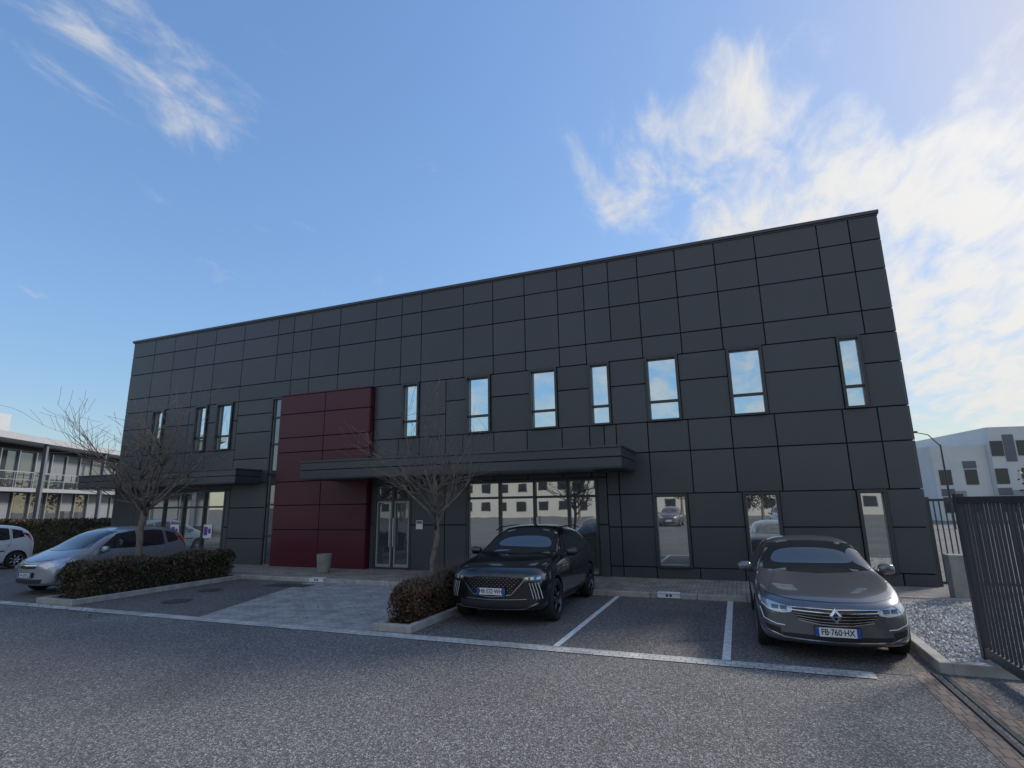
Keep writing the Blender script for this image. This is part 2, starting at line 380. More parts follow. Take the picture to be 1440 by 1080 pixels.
# ------------------------------------------------------------ hedges & trees
def hedge(name,x0,x1,y0,y1,z0,z1,n,mats,size=.05,seed=1,core='leafd'):
    rnd=random.Random(seed); b=MB()
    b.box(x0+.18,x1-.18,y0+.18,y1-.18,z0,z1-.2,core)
    ids=[b.mid(m) for m in mats]
    for i in range(n):
        x=rnd.uniform(x0,x1);y=rnd.uniform(y0,y1);z=z0+(z1-z0)*(1-rnd.random()**1.6)
        bump=noise.noise(Vector((x*1.3,y*1.3,seed)))*.16+noise.noise(Vector((x*4,y*4,seed+5)))*.07
        zt=z1+bump-.05
        ex=min(x-x0,x1-x);ey=min(y-y0,y1-y)
        zt-=max(0,.22-ex)**2*3.5+max(0,.22-ey)**2*3.5
        side=noise.noise(Vector((z*3,y*2.2,x)))*.1+.03
        if min(ex,ey)<side: continue
        if z>zt: z=zt-rnd.random()*.12
        if ex>.25 and ey>.25 and z<zt-.2: continue
        v=noise.noise(Vector((x*2.5,y*2.5,z*2.5)))
        m=ids[0] if v+rnd.uniform(-.3,.3)>.05 else (ids[1] if rnd.random()<.6 else ids[-1])
        d=Vector((rnd.gauss(0,1),rnd.gauss(0,1),rnd.gauss(.4,1))).normalized();u=d.orthogonal().normalized();w=d.cross(u)
        a=rnd.uniform(0,6.28);u2=u*math.cos(a)+w*math.sin(a);w2=d.cross(u2)
        s=size*rnd.uniform(.5,1.2);c=Vector((x,y,z))
        b.v+=[tuple(c+u2*s),tuple(c+w2*s*.45),tuple(c-u2*s),tuple(c-w2*s*.45)]
        j=len(b.v); b.f.append([j-4,j-3,j-2,j-1]); b.mi.append(m)
    for i in range(int(n/60)):
        x=rnd.uniform(x0+.1,x1-.1);y=rnd.uniform(y0+.1,y1-.1)
        p=Vector((x,y,z1-.25)); q=p+Vector((rnd.uniform(-.15,.15),rnd.uniform(-.15,.15),rnd.uniform(.2,.4)))
        b.tube([p,q],[.005,.002],'bark',3)
    b.make(name)
hedge('hedge',-15.4,-14.3,-6.95,-2.6,.06,.90,38000,['leafg','leafb','leafd'],.042,3)
hedge('shrub',-6.0,-5.36,-6.95,-5.7,.06,.74,16000,['leafb','leafb','leafd'],.032,5)
hedge('shrub',-5.95,-5.38,-5.6,-3.6,.06,.85,16000,['leafb','leafg','leafd'],.032,8)
sheet('grass_verge',rect(-5.93,-5.4,-7.12,-6.7),.075,'grass')

def bare_tree(name,base,h0,h,spread,seed,r0=.07,el0=(.5,.95),nb=7):
    rnd=random.Random(seed); b=MB(); base=Vector(base)
    def branch(p,d,L,r,lev):
        n=4; pts=[p];rad=[r];q=p.copy();dd=d.copy()
        for i in range(n):
            dd=(dd+Vector((rnd.gauss(0,.13),rnd.gauss(0,.13),rnd.gauss(.04,.09)))).normalized()
            q=q+dd*(L/n); pts.append(q.copy()); rad.append(max(r*(1-.62*(i+1)/n),.0034))
        b.tube(pts,rad,'bark',6 if lev<2 else 4)
        if lev>=4: return
        k={0:6,1:5,2:4,3:3}[lev]
        for i in range(k):
            t=rnd.uniform(.3,1.0) if i else 1.0
            idx=min(int(t*n),n)
            pp=pts[idx]; ang=rnd.uniform(.35,.95)
            ax=dd.orthogonal().normalized(); ax=Matrix.Rotation(rnd.uniform(0,6.28),3,dd)@ax
            nd=(Matrix.Rotation(ang,3,ax)@dd).normalized(); nd.z=nd.z*.8+.12; nd.normalize()
            branch(pp,nd,L*rnd.uniform(.5,.78),max(rad[idx]*.74,.0038),lev+1)
    pts=[base+Vector((rnd.uniform(-.02,.02)*i,rnd.uniform(-.02,.02)*i,h0*i/4)) for i in range(5)]
    b.tube(pts,[r0*1.15,r0,r0*.95,r0*.92,r0*.95],'bark',10)
    top=pts[-1]
    for i in range(nb):
        a=2*math.pi*i/nb+rnd.uniform(-.3,.3); el=rnd.uniform(*el0)
        d=Vector((math.cos(a)*math.cos(el),math.sin(a)*math.cos(el),math.sin(el)))
        branch(top-Vector((0,0,rnd.uniform(0,.3))),d,(h-h0)*spread*rnd.uniform(.5,.68),r0*.55,1)
    branch(top,Vector((0,0,1)),(h-h0)*.5,r0*.7,1)
    b.make(name,smooth=True)
bare_tree('bare_tree',(-15.0,-5.25,.06),2.1,5.2,1.0,11,.085)
bare_tree('bare_tree',(-5.93,-5.35,.06),1.85,4.95,.68,4,.058,(.5,1.1),6)

# ------------------------------------------------------------ cars
def smoothstep(a,b_,x):
    t=max(0,min(1,(x-a)/(b_-a))); return t*t*(3-2*t)
def build_body(st,L,bendF,bendR):
    V=[];F=[];loops=[]
    for (y,zb,zs,w,wh,zr,wr) in st:
        zre=zr-.05 if zr-zs>.18 else zr-.02
        side=[(w*.90,zb),(w*.975,zb+.07),(w,zb+(zs-zb)*.42),(w*.995,zb+(zs-zb)*.78),(wh,zs),( (wh*.55+wr*.45),zs+(zre-zs)*.45),(wr,zre)]
        half=[(0,zb),(w*.45,zb)]+side+[(wr*.5,zr-.005),(0,zr)]
        lp=[]
        for (x,z) in half: V.append([x,y,z]); lp.append(len(V)-1)
        rp=[]
        for (x,z) in half[1:-1]: V.append([-x,y,z]); rp.append(len(V)-1)
        loops.append((lp,[lp[0]]+rp+[lp[-1]]))
    for (a,ar),(c,cr) in zip(loops[:-1],loops[1:]):
        for i in range(len(a)-1):
            F.append([a[i],a[i+1],c[i+1],c[i]]); F.append([ar[i+1],ar[i],cr[i],cr[i+1]])
    ns=7
    for li,flip in ((0,False),(-1,True)):
        lp,rp=loops[li]; y=V[lp[0]][1]
        rows=[]
        for i in range(ns):
            R=lp[2+i];Lf=rp[2+i]
            if i==0: rows.append([Lf,rp[1],lp[0],lp[1],R])
            elif i==ns-1: rows.append([Lf,rp[-2],lp[-1],lp[-2],R])
            else:
                x,_,z=V[R]; ids=[Lf]
                for fx in (-.5,0,.5): V.append([x*fx,y,z]); ids.append(len(V)-1)
                ids.append(R); rows.append(ids)
        for a,c in zip(rows[:-1],rows[1:]):
            for q in range(4):
                f=[a[q],a[q+1],c[q+1],c[q]]
                F.append(f[::-1] if flip else f)
    for v in V:
        x,y,z=v; t=abs(x)/.93
        v[1]+=bendF*(t**2.6)*(1-smoothstep(0,1.3,y)) - bendR*(t**2.6)*smoothstep(L-1.1,L,y)
    me=bpy.data.meshes.new('body'); me.from_pydata(V,[],F); me.update()
    bm=bmesh.new();bm.from_mesh(me);bmesh.ops.recalc_face_normals(bm,faces=bm.faces);bm.to_mesh(me);bm.free()
    return me
def apply_mods(ob):
    dg=bpy.context.evaluated_depsgraph_get(); me=bpy.data.meshes.new_from_object(ob.evaluated_get(dg))
    ob.modifiers.clear(); ob.data=me; return me
def lathe_x(b,prof,m,cx,cy,cz,n=32):
    i0=len(b.v);k=b.mid(m)
    for (r,x) in prof:
        for q in range(n):
            a=6.28318*q/n; b.v.append((cx+x,cy+r*math.cos(a),cz+r*math.sin(a)))
    for i in range(len(prof)-1):
        for q in range(n): b.f.append([i0+i*n+q,i0+i*n+(q+1)%n,i0+(i+1)*n+(q+1)%n,i0+(i+1)*n+q]);b.mi.append(k)
def wheel(parent,name,x,y,r,sg,rim='rim',spokes=5,w=.22):
    b=MB(); rr=r*.70; h=w/2
    lathe_x(b,[(rr,-h*.8),(rr+.01,-h*.95),(r*.9,-h),(r*.975,-h*.85),(r,-h*.6),(r,h*.6),(r*.975,h*.85),(r*.9,h),(rr+.01,h*.95),(rr,h*.8)],'tyre',x,y,r)
    lathe_x(b,[(rr+.003,sg*h*.97),(rr-.012,sg*h*.93),(rr-.02,sg*h*.5),(rr-.03,-sg*h*.3)],rim,x,y,r)
    lathe_x(b,[(rr-.02,-sg*h*.3),(0.001,-sg*h*.3)],'blackp',x,y,r)
    lathe_x(b,[(r*.42,sg*h*.05),(0.001,sg*h*.05)],'rimd',x,y,r)
    lathe_x(b,[(.001,sg*h*.78),(.05,sg*h*.76),(.075,sg*h*.6),(.08,0)],rim,x,y,r,20)
    for i in range(spokes):
        for da in (-.16,.16):
            a=6.28318*i/spokes+.3
            T=Matrix.Translation((x,y,r))@Matrix.Rotation(a+da*.5,4,'X')
            x0,x1=sorted((sg*h*.45,sg*h*.82))
            b.box(x0,x1,-.018+da*.12,.018+da*.12,.05,rr-.008,rim,T)
    ob=b.make(name,parent,True)
    me=ob.data; me.polygons.foreach_set('use_smooth',[len(p.vertices)==4 and p.area<.02 for p in me.polygons])
    return ob
def samp(poly,t):
    d=[0]
    for a,c in zip(poly[:-1],poly[1:]): d.append(d[-1]+math.dist(a,c))
    T=t*d[-1]
    for i in range(len(poly)-1):
        if T<=d[i+1]+1e-9:
            f=(T-d[i])/max(d[i+1]-d[i],1e-9); return [poly[i][k]+(poly[i+1][k]-poly[i][k])*f for k in (0,1)]
    return list(poly[-1])
class Car:
    def __init__(s,name,loc,rot,L,st,pm,bendF=.28,bendR=.2):
        s.e=empty(name,loc,rot); s.L=L; s.pm=pm
        me=build_body(st,L,bendF,bendR)
        ob=link('body',me,s.e,True); me.materials.append(M[pm]); me.materials.append(M['blackp'])
        md=ob.modifiers.new('s','SUBSURF'); md.levels=3; md.render_levels=3
        ob.parent=None; me=apply_mods(ob); ob.parent=s.e
        me.polygons.foreach_set('use_smooth',[True]*len(me.polygons))
        bm=bmesh.new();bm.from_mesh(me);s.bvh=BVHTree.FromBMesh(bm);bm.free(); s.ob=ob
    def arches(s,ys,r,hw):
        ob=s.ob; ob.parent=None
        for y in ys:
            for sg in (1,-1):
                bm=bmesh.new(); bmesh.ops.create_cone(bm,cap_ends=True,segments=40,radius1=r,radius2=r,depth=.34,matrix=Matrix.Translation((sg*(hw+.17-.27),y,s.wr))@Matrix.Rotation(math.pi/2,4,'Y'))
                cm=bpy.data.meshes.new('cut');bm.to_mesh(cm);bm.free(); cm.materials.append(M['blackp'])
                co=bpy.data.objects.new('cut',cm);COL.objects.link(co)
                md=ob.modifiers.new('b','BOOLEAN');md.operation='DIFFERENCE';md.object=co;md.solver='EXACT'
                try: md.material_mode='TRANSFER'
                except: pass
                apply_mods(ob); bpy.data.objects.remove(co)
        ob.parent=s.e
    def hit(s,axis,a,c,sg=1):
        if axis=='F': o,d=Vector((a,-2,c)),Vector((0,1,0))
        elif axis=='R': o,d=Vector((a,s.L+2,c)),Vector((0,-1,0))
        elif axis=='T': o,d=Vector((a,c,4)),Vector((0,0,-1))
        else: o,d=Vector((sg*3,a,c)),Vector((-sg,0,0))
        h=s.bvh.ray_cast(o,d)
        return h[0],h[1]
    def patch(s,name,axis,bot,top,m,off=.004,nu=16,nv=6,mirror=False,sg=1,b=None):
        own=b is None
        if own: b=MB()
        for mm in ((1,-1) if mirror else (1,)):
            grid=[]
            for j in range(nv+1):
                r=[]
                for i in range(nu+1):
                    p=samp(bot,i/nu);q=samp(top,i/nu);t=j/nv
                    a=p[0]+(q[0]-p[0])*t;c=p[1]+(q[1]-p[1])*t
                    if axis=='S': h=s.hit('S',a,c,sg*mm)
                    else: h=s.hit(axis,a*mm,c)
                    if h[0] is None: r.append(None);continue
                    b.v.append(tuple(h[0]+h[1]*off)); r.append(len(b.v)-1)
                grid.append(r)
            k=b.mid(m)
            for j in range(nv):
                for i in range(nu):
                    f=[grid[j][i],grid[j][i+1],grid[j+1][i+1],grid[j+1][i]]
                    if None in f: continue
                    P=[Vector(b.v[q]) for q in f]
                    if max((P[0]-P[2]).length,(P[1]-P[3]).length)>.45: continue
                    b.f.append(f); b.mi.append(k)
        if own:
            return b.make(name,s.e,True,smooth=True)
    def line(s,name,axis,pts,w,m,off=.003,mirror=True,nu=24,b=None):
        top=[]
        for i,p in enumerate(pts):
            a=pts[max(i-1,0)];c=pts[min(i+1,len(pts)-1)]
            dx,dy=c[0]-a[0],c[1]-a[1];l=math.hypot(dx,dy);top.append((p[0]-dy/l*w,p[1]+dx/l*w))
        return s.patch(name,axis,pts,top,m,off,nu,1,mirror,b=b)
    def plate(s,z,txt,w=.52,h=.11,axis='F',dy=-.02):
        p,_=s.hit(axis,0,z); y=p.y+dy
        b=MB(); b.box(-w/2-.01,w/2+.01,y-.012,y+.03,z-h/2-.01,z+h/2+.01,'blackp'); b.box(-w/2,w/2,y-.018,y-.0125,z-h/2,z+h/2,'plate')
        b.box(-w/2,-w/2+.045,y-.021,y-.0185,z-h/2,z+h/2,'plateb'); b.box(w/2-.045,w/2,y-.021,y-.0185,z-h/2,z+h/2,'plateb')
        b.make('licence_plate',s.e,True)
        t=bpy.data.curves.new('plate_text','FONT'); t.body=txt; t.size=.105; t.align_x='CENTER'; t.align_y='CENTER'; t.offset=.0012
        t.materials.append(M['ptxt'])
        o=bpy.data.objects.new('plate_text',t); COL.objects.link(o); o.parent=s.e; o.location=(0,y-.0225,z); o.rotation_euler=(math.pi/2,0,0); o.scale=(.82,1,1)
    def mirrors(s,x,y,z,m,gl='blackp'):
        for sg in (1,-1):
            bm=bmesh.new(); bmesh.ops.create_uvsphere(bm,u_segments=20,v_segments=12,radius=1)
            for v in bm.verts:
                c=v.co; c.x=math.copysign(abs(c.x)**.7,c.x)*.115; c.z=math.copysign(abs(c.z)**.7,c.z)*.078; c.y=math.copysign(abs(c.y)**.8,c.y)*.07
                c.y=c.y+.02 if c.y>0 else c.y
                c.z+= -.25*abs(c.x)*.3
            me=bpy.data.meshes.new('mirror');bm.to_mesh(me);bm.free();me.materials.append(M[m])
            me.polygons.foreach_set('use_smooth',[True]*len(me.polygons))
            o=link('door_mirror',me,s.e,True);o.location=(sg*x,y,z)
            b=MB();b.box(sg*x-.05-sg*.1,sg*x+.05-sg*.1,y-.02,y+.04,z-.1,z-.06,gl);b.make('mirror_arm',s.e,True)
    def wheels(s,ys,x,r,rim,sp):
        for y in ys:
            for sg in (1,-1): wheel(s.e,'wheel',sg*x,y,r,sg,rim,sp)

st=[(0.00,.26,.59,.79,.72,.66,.58),(0.10,.20,.70,.89,.82,.775,.70),(0.40,.18,.81,.93,.88,.87,.75),(0.85,.18,.88,.94,.895,.94,.78),(1.25,.18,.925,.94,.895,.995,.79),
    (1.56,.18,.94,.94,.89,1.05,.77),(2.12,.18,.95,.94,.885,1.42,.67),(2.55,.18,.955,.94,.885,1.475,.65),(3.15,.18,.97,.94,.88,1.465,.64),(3.75,.18,.99,.94,.88,1.37,.61),
    (4.30,.2,1.0,.93,.86,1.12,.66),(4.68,.24,.98,.89,.82,1.06,.68),(4.84,.32,.9,.80,.74,.97,.6)]
def saloon(name,loc,rot,pm,txt):
    c=Car(name,loc,rot,4.85,st,pm); c.wr=.335
    c.patch('windscreen','F',[(-.80,1.03),(-.4,1.005),(0,.995),(.4,1.005),(.80,1.03)],[(-.62,1.36),(-.3,1.405),(0,1.415),(.3,1.405),(.62,1.36)],'carglass',nu=26,nv=14)
    c.patch('side_window','S',[(1.78,1.02),(2.3,.995),(3.2,1.015),(4.0,1.06),(4.12,1.12)],[(1.80,1.035),(2.15,1.27),(2.6,1.35),(3.3,1.35),(4.10,1.14)],'carglass',nu=34,nv=6,mirror=True)
    b=MB()
    for pts in ([(1.85,.99),(1.72,.75),(1.70,.33)],[(2.86,1.36),(2.88,.98),(2.86,.33)],[(3.9,1.2),(3.86,.98),(3.62,.6)],[(1.70,.33),(2.86,.33),(3.45,.33)]): c.line('s','S',pts,.009,'blackp',b=b)
    c.line('s','F',[(-.80,.80),(-.5,.755),(0,.745),(.5,.755),(.80,.80)],.008,'blackp',mirror=False,b=b)
    c.line('s','T',[(.74,.55),(.66,.95),(.6,1.42)],.006,'blackp',b=b)
    b.make('panel_seams',c.e,True)
    b=MB(); c.line('s','S',[(1.74,1.03),(2.12,1.285),(2.6,1.368),(3.3,1.368),(4.13,1.14)],.016,'chrome',.008,b=b)
    c.line('s','S',[(1.76,1.005),(2.3,.98),(3.2,1.0),(4.1,1.06)],.012,'chrome',.008,b=b); b.make('window_chrome',c.e,True)
    c.patch('grille','F',[(-.42,.53),(-.2,.49),(0,.48),(.2,.49),(.42,.53)],[(-.54,.665),(-.25,.68),(0,.685),(.25,.68),(.54,.665)],'gloss',.006,nu=20,nv=5)
    b=MB()
    for f in (.12,.33,.54,.75,.96):
        zc=.49+(.185)*f
        c.line('g','F',[(-.42-.11*f,zc+.035*(1-f)),(-.2,zc),(0,zc-.006),(.2,zc),(.42+.11*f,zc+.035*(1-f))],.008,'chrome',.013,mirror=False,b=b)
    c.line('g','F',[(-.44,.52),(-.2,.48),(0,.47),(.2,.48),(.44,.52)],.012,'chrome',.014,mirror=False,b=b)
    b.make('grille_bars',c.e,True)
    p,_=c.hit('F',0,.60)
    b=MB(); yy=p.y-.03
    for A,Bq in (((0,.1),(.072,0)),((.072,0),(0,-.1)),((0,-.1),(-.072,0)),((-.072,0),(0,.1))):
        k2=.55
        b.quad([(A[0],yy,.60+A[1]),(Bq[0],yy,.60+Bq[1]),(Bq[0]*k2,yy-.012,.60+Bq[1]*k2),(A[0]*k2,yy-.012,.60+A[1]*k2)],'chrome')
        b.quad([(A[0],yy,.60+A[1]),(Bq[0],yy,.60+Bq[1]),(Bq[0],yy+.03,.60+Bq[1]),(A[0],yy+.03,.60+A[1])],'chrome')
    b.make('badge',c.e,True)
    c.patch('headlamp','F',[(.51,.61),(.62,.59),(.78,.612),(.875,.675)],[(.49,.67),(.6,.69),(.76,.72),(.885,.75)],'lamp',.006,nu=14,nv=5,mirror=True)
    b=MB(); c.line('d','F',[(.52,.615),(.62,.597),(.78,.617),(.86,.67)],.012,'drl',.010,b=b)
    for xx in (.60,.70):
        c.patch('x','F',[(xx-.04,.632),(xx+.04,.632)],[(xx-.04,.678),(xx+.04,.68)],'lampd',.009,nu=3,nv=3,mirror=True,b=b)
    c.line('d','F',[(.87,.62),(.84,.50),(.70,.45),(.60,.445)],.014,'drl',.008,b=b)
    b.make('headlamp_detail',c.e,True)
    c.patch('lower_intake','F',[(-.60,.275),(0,.265),(.60,.275)],[(-.66,.345),(0,.35),(.66,.345)],'blackp',.006,nu=20,nv=3)
    c.patch('fog_recess','F',[(.66,.30),(.80,.33)],[(.66,.40),(.84,.43)],'blackp',.006,nu=6,nv=3,mirror=True)
    b=MB(); c.line('c','F',[(-.84,.36),(-.62,.285),(0,.272),(.62,.285),(.84,.36)],.014,'chrome',.014,mirror=False,nu=30,b=b)
    b.make('bumper_chrome',c.e,True)
    c.patch('tail_lamp','R',[(.30,.80),(.85,.78)],[(.30,.87),(.86,.90)],'redl',.006,mirror=True)
    c.patch('rear_window','R',[(-.62,1.12),(.62,1.12)],[(-.52,1.36),(.52,1.36)],'carglass',.006,nv=10)
    c.patch('sill','S',[(1.3,.19),(3.5,.19)],[(1.3,.27),(3.5,.27)],'blackp',.005,nu=20,nv=2,mirror=True)
    c.plate(.40,txt)
    c.mirrors(1.02,1.80,1.02,pm)
    c.arches((.93,3.74),.385,.94); c.wheels((.93,3.74),.835,.335,'rim',5)
    return c
saloon('parked_saloon_car',(1.05,-7.1,0),math.radians(.6),'pgrey','FB·760·HX')

st2=[(0.00,.32,.78,.80,.72,.86,.56),(0.09,.26,.90,.90,.82,.98,.64),(0.40,.24,.98,.95,.88,1.055,.70),(0.85,.24,1.03,.955,.89,1.11,.74),(1.20,.24,1.05,.955,.90,1.15,.76),
    (1.42,.24,1.06,.955,.90,1.20,.76),(1.98,.24,1.07,.955,.895,1.56,.68),(2.4,.24,1.08,.955,.895,1.645,.66),(3.0,.24,1.09,.955,.89,1.64,.65),(3.7,.24,1.12,.955,.885,1.58,.62),
    (4.15,.26,1.12,.95,.87,1.42,.62),(4.45,.3,1.08,.92,.85,1.18,.68),(4.57,.4,.95,.84,.78,1.05,.62)]
def suv(name,loc,rot,pm,txt):
    c=Car(name,loc,rot,4.57,st2,pm,.25,.18); c.wr=.37
    c.patch('windscreen','F',[(-.81,1.19),(-.4,1.15),(0,1.14),(.4,1.15),(.81,1.19)],[(-.63,1.50),(-.3,1.55),(0,1.56),(.3,1.55),(.63,1.50)],'carglass',nu=26,nv=14)
    c.patch('side_window','S',[(1.66,1.14),(2.3,1.12),(3.2,1.14),(3.95,1.22)],[(1.70,1.16),(2.1,1.42),(2.9,1.51),(3.9,1.40)],'carglass',nu=34,nv=6,mirror=True)
    b=MB()
    for pts in ([(1.72,1.1),(1.60,.85),(1.6,.42)],[(2.72,1.5),(2.74,1.1),(2.72,.42)],[(3.70,1.4),(3.6,1.1),(3.35,.7)]): c.line('s','S',pts,.008,'blackp',b=b)
    b.make('panel_seams',c.e,True)
    b=MB(); c.line('s','S',[(1.64,1.14),(2.08,1.435),(2.9,1.53),(3.92,1.42)],.012,'chrome',.008,b=b); b.make('window_chrome',c.e,True)
    c.patch('grille','F',[(-.36,.54),(0,.50),(.36,.54)],[(-.55,.80),(-.3,.84),(0,.85),(.3,.84),(.55,.80)],'gloss',.006,nu=20,nv=8)
    b=MB()
    for i in range(9):
        z=.555+i*.032
        hw=.36+.19*(z-.54)/.26
        for j in range(-6,7):
            xx=j*.075+(.0375 if i%2 else 0)
            if abs(xx)<hw-.03: c.patch('q','F',[(xx-.009,z),(xx+.009,z)],[(xx-.009,z+.008),(xx+.009,z+.008)],'chrome',.012,nu=1,nv=1,b=b)
    c.line('w','F',[(0,.50),(.36,.54),(.53,.72),(.60,.80)],.012,'chrome',.014,b=b)
    b.make('grille_mesh',c.e,True)
    c.patch('headlamp','F',[(.56,.76),(.7,.77),(.87,.80)],[(.56,.83),(.72,.86),(.885,.875)],'lampd',.006,nu=12,nv=4,mirror=True)
    b=MB()
    for xx in (.62,.71,.80): c.patch('x','F',[(xx-.026,.788),(xx+.026,.793)],[(xx-.026,.832),(xx+.026,.837)],'lamp',.009,nu=2,nv=2,mirror=True,b=b)
    for k in range(4):
        c.line('d','F',[(.66+k*.045,.74),(.70+k*.045,.60),(.73+k*.042,.47)],.007,'drl',.008,b=b)
    b.make('headlamp_detail',c.e,True)
    c.patch('lower_intake','F',[(-.62,.34),(0,.32),(.62,.34)],[(-.66,.45),(0,.44),(.66,.45)],'blackp',.006,nu=20,nv=3)
    b=MB(); c.line('c','F',[(-.80,.40),(-.6,.315),(0,.30),(.6,.315),(.80,.40)],.014,'chrome',.012,mirror=False,nu=30,b=b)
    c.line('c','F',[(-.62,.47),(0,.455),(.62,.47)],.010,'chrome',.010,mirror=False,nu=30,b=b)
    b.make('bumper_chrome',c.e,True)
    for sg in (1,-1):
        b=MB()
        b.tube([(sg*.66,1.9,1.545),(sg*.675,2.2,1.60),(sg*.67,3.2,1.615),(sg*.65,3.9,1.52)],[.012]*4,'gloss',6); b.make('roof_rail',c.e,True)
    c.patch('wheel_arch_trim','S',[(1.42,.25),(3.1,.25)],[(1.42,.40),(3.1,.40)],'blackp',.006,nu=20,nv=2,mirror=True)
    c.patch('tail_lamp','R',[(.45,.98),(.88,.96)],[(.45,1.05),(.88,1.08)],'redl',.006,mirror=True)
    c.patch('rear_window','R',[(-.62,1.2),(.62,1.2)],[(-.52,1.5),(.52,1.5)],'carglass',.006,nv=10)
    c.plate(.60,txt)
    c.mirrors(1.04,1.70,1.15,pm)
    c.arches((.90,3.64),.425,.955); c.wheels((.90,3.64),.85,.37,'rimd',5)
    return c
suv('parked_suv',(-4.17,-6.42,0),math.radians(1.2),'pblack','HB·532·WH')

st3=[(0.00,.28,.66,.70,.62,.76,.48),(0.08,.22,.78,.79,.72,.87,.56),(0.35,.20,.87,.84,.77,.97,.60),(0.66,.20,.93,.845,.78,1.08,.66),(0.92,.20,.95,.845,.785,1.18,.68),
    (1.40,.20,.97,.845,.785,1.48,.63),(1.85,.20,.98,.845,.785,1.60,.60),(2.3,.20,.99,.845,.785,1.64,.60),(2.9,.20,1.0,.845,.785,1.63,.59),(3.5,.20,1.02,.845,.78,1.57,.57),
    (3.85,.22,1.02,.83,.76,1.42,.57),(4.0,.3,.95,.79,.72,1.1,.58),(4.05,.4,.85,.72,.66,.95,.5)]
def mpv(name,loc,rot,pm,txt):
    c=Car(name,loc,rot,4.05,st3,pm,.28,.15); c.wr=.31
    c.patch('windscreen','F',[(-.70,1.10),(-.35,1.06),(0,1.05),(.35,1.06),(.70,1.10)],[(-.57,1.49),(-.3,1.545),(0,1.555),(.3,1.545),(.57,1.49)],'carglass',nu=24,nv=14)
    c.patch('side_window','S',[(1.22,1.06),(1.9,1.04),(2.28,1.04)],[(1.27,1.08),(1.75,1.44),(2.28,1.50)],'carglass',nu=20,nv=6,mirror=True)
    c.patch('side_window','S',[(2.36,1.04),(3.0,1.05),(3.15,1.07)],[(2.36,1.50),(2.9,1.50),(3.12,1.47)],'carglass',nu=16,nv=6,mirror=True)
    c.patch('side_window','S',[(3.24,1.09),(3.62,1.15)],[(3.22,1.45),(3.55,1.38)],'carglass',nu=10,nv=6,mirror=True)
    b=MB()
    for pts in ([(1.28,1.03),(1.2,.8),(1.22,.35)],[(2.32,1.5),(2.33,1.0),(2.32,.35)],[(3.18,1.47),(3.18,1.0),(3.0,.6)]): c.line('s','S',pts,.008,'blackp',b=b)
    c.line('s','S',[(1.1,.62),(3.0,.64)],.045,'blackp',b=b)
    c.line('s','F',[(-.6,.86),(0,.80),(.6,.86)],.008,'blackp',mirror=False,b=b)
    b.make('panel_seams',c.e,True)
    c.patch('grille','F',[(-.30,.66),(0,.64),(.30,.66)],[(-.36,.75),(0,.76),(.36,.75)],'blackp',.006,nu=16,nv=3)
    b=MB(); c.line('g','F',[(-.36,.725),(0,.72),(.36,.725)],.02,'chrome',.012,mirror=False,b=b); b.make('grille_bar',c.e,True)
    c.patch('headlamp','F',[(.42,.64),(.6,.64),(.76,.72)],[(.44,.77),(.6,.84),(.775,.90)],'lamp',.006,nu=12,nv=5,mirror=True)
    c.patch('lower_intake','F',[(-.5,.30),(0,.29),(.5,.30)],[(-.55,.40),(0,.40),(.55,.40)],'blackp',.006,nu=20,nv=3)
    c.patch('tail_lamp','R',[(.60,.92),(.74,.92)],[(.56,1.28),(.66,1.28)],'redl',.006,mirror=True)
    c.patch('rear_window','R',[(-.52,1.1),(.52,1.1)],[(-.46,1.48),(.46,1.48)],'carglass',.006,nv=10)
    c.plate(.50,txt)
    c.mirrors(.92,1.30,1.06,pm)
    b=MB()
    for sg in (1,-1):
        for y in (2.1,3.0): b.box(sg*.87-.015,sg*.87+.015,y,y+.16,.90,.925,pm)
    b.make('door_handle',c.e,True,bevel=.006)
    c.arches((.78,3.40),.36,.845); c.wheels((.78,3.40),.755,.31,'rim',7)
    return c
mpv('parked_minivan',(-17.12,-6.65,0),math.radians(0),'psilver','AA·229·CJ')
mpv('parked_hatchback',(-26.6,-5.9,0),math.radians(-4),'pwhite','AK·310·TD')

# ------------------------------------------------------------ gate & fence on the right
G=empty('sliding_gate',(2.75,-8,0))
b=MB()
gx=2.75
b.box(gx-.035,gx+.035,-16,-6.62,.12,.24,'gate'); b.box(gx-.03,gx+.03,-16,-6.62,2.02,2.10,'gate')
b.box(gx-.05,gx+.05,-6.62,-6.52,.08,2.14,'gate')
y=-6.74
while y>-16:
    b.box(gx-.014,gx+.014,y-.014,y+.014,.24,2.02,'gate'); y-=.115
b.make('gate_leaf',G,bevel=.004)
b=MB(); b.box(3.85,4.2,-1.75,-1.4,0,.95,'concrete'); b.make('concrete_pillar',bevel=.015)
F_=empty('pedestrian_gate',(4.8,.6,0))
b=MB()
b.box(4.15,4.25,.4,.5,0,2.1,'gate'); b.box(5.75,5.85,.4,.5,0,2.1,'gate'); b.box(4.25,5.75,.43,.47,2.0,2.06,'gate'); b.box(4.25,5.75,.43,.47,.12,.18,'gate')
x=4.34
while x<5.7: b.box(x-.012,x+.012,.44,.464,.18,2.0,'gate'); x+=.11
b.make('gate_bars',F_)
FN=empty('metal_fence',(8,3,0))
b=MB(); x=5.9
while x<24:
    b.box(x-.012,x+.012,.44,.464,.16,1.84,'gate'); x+=.13
b.box(5.9,24,.43,.47,1.84,1.9,'gate'); b.box(5.9,24,.43,.47,.1,.16,'gate'); b.make('fence_bars',FN)

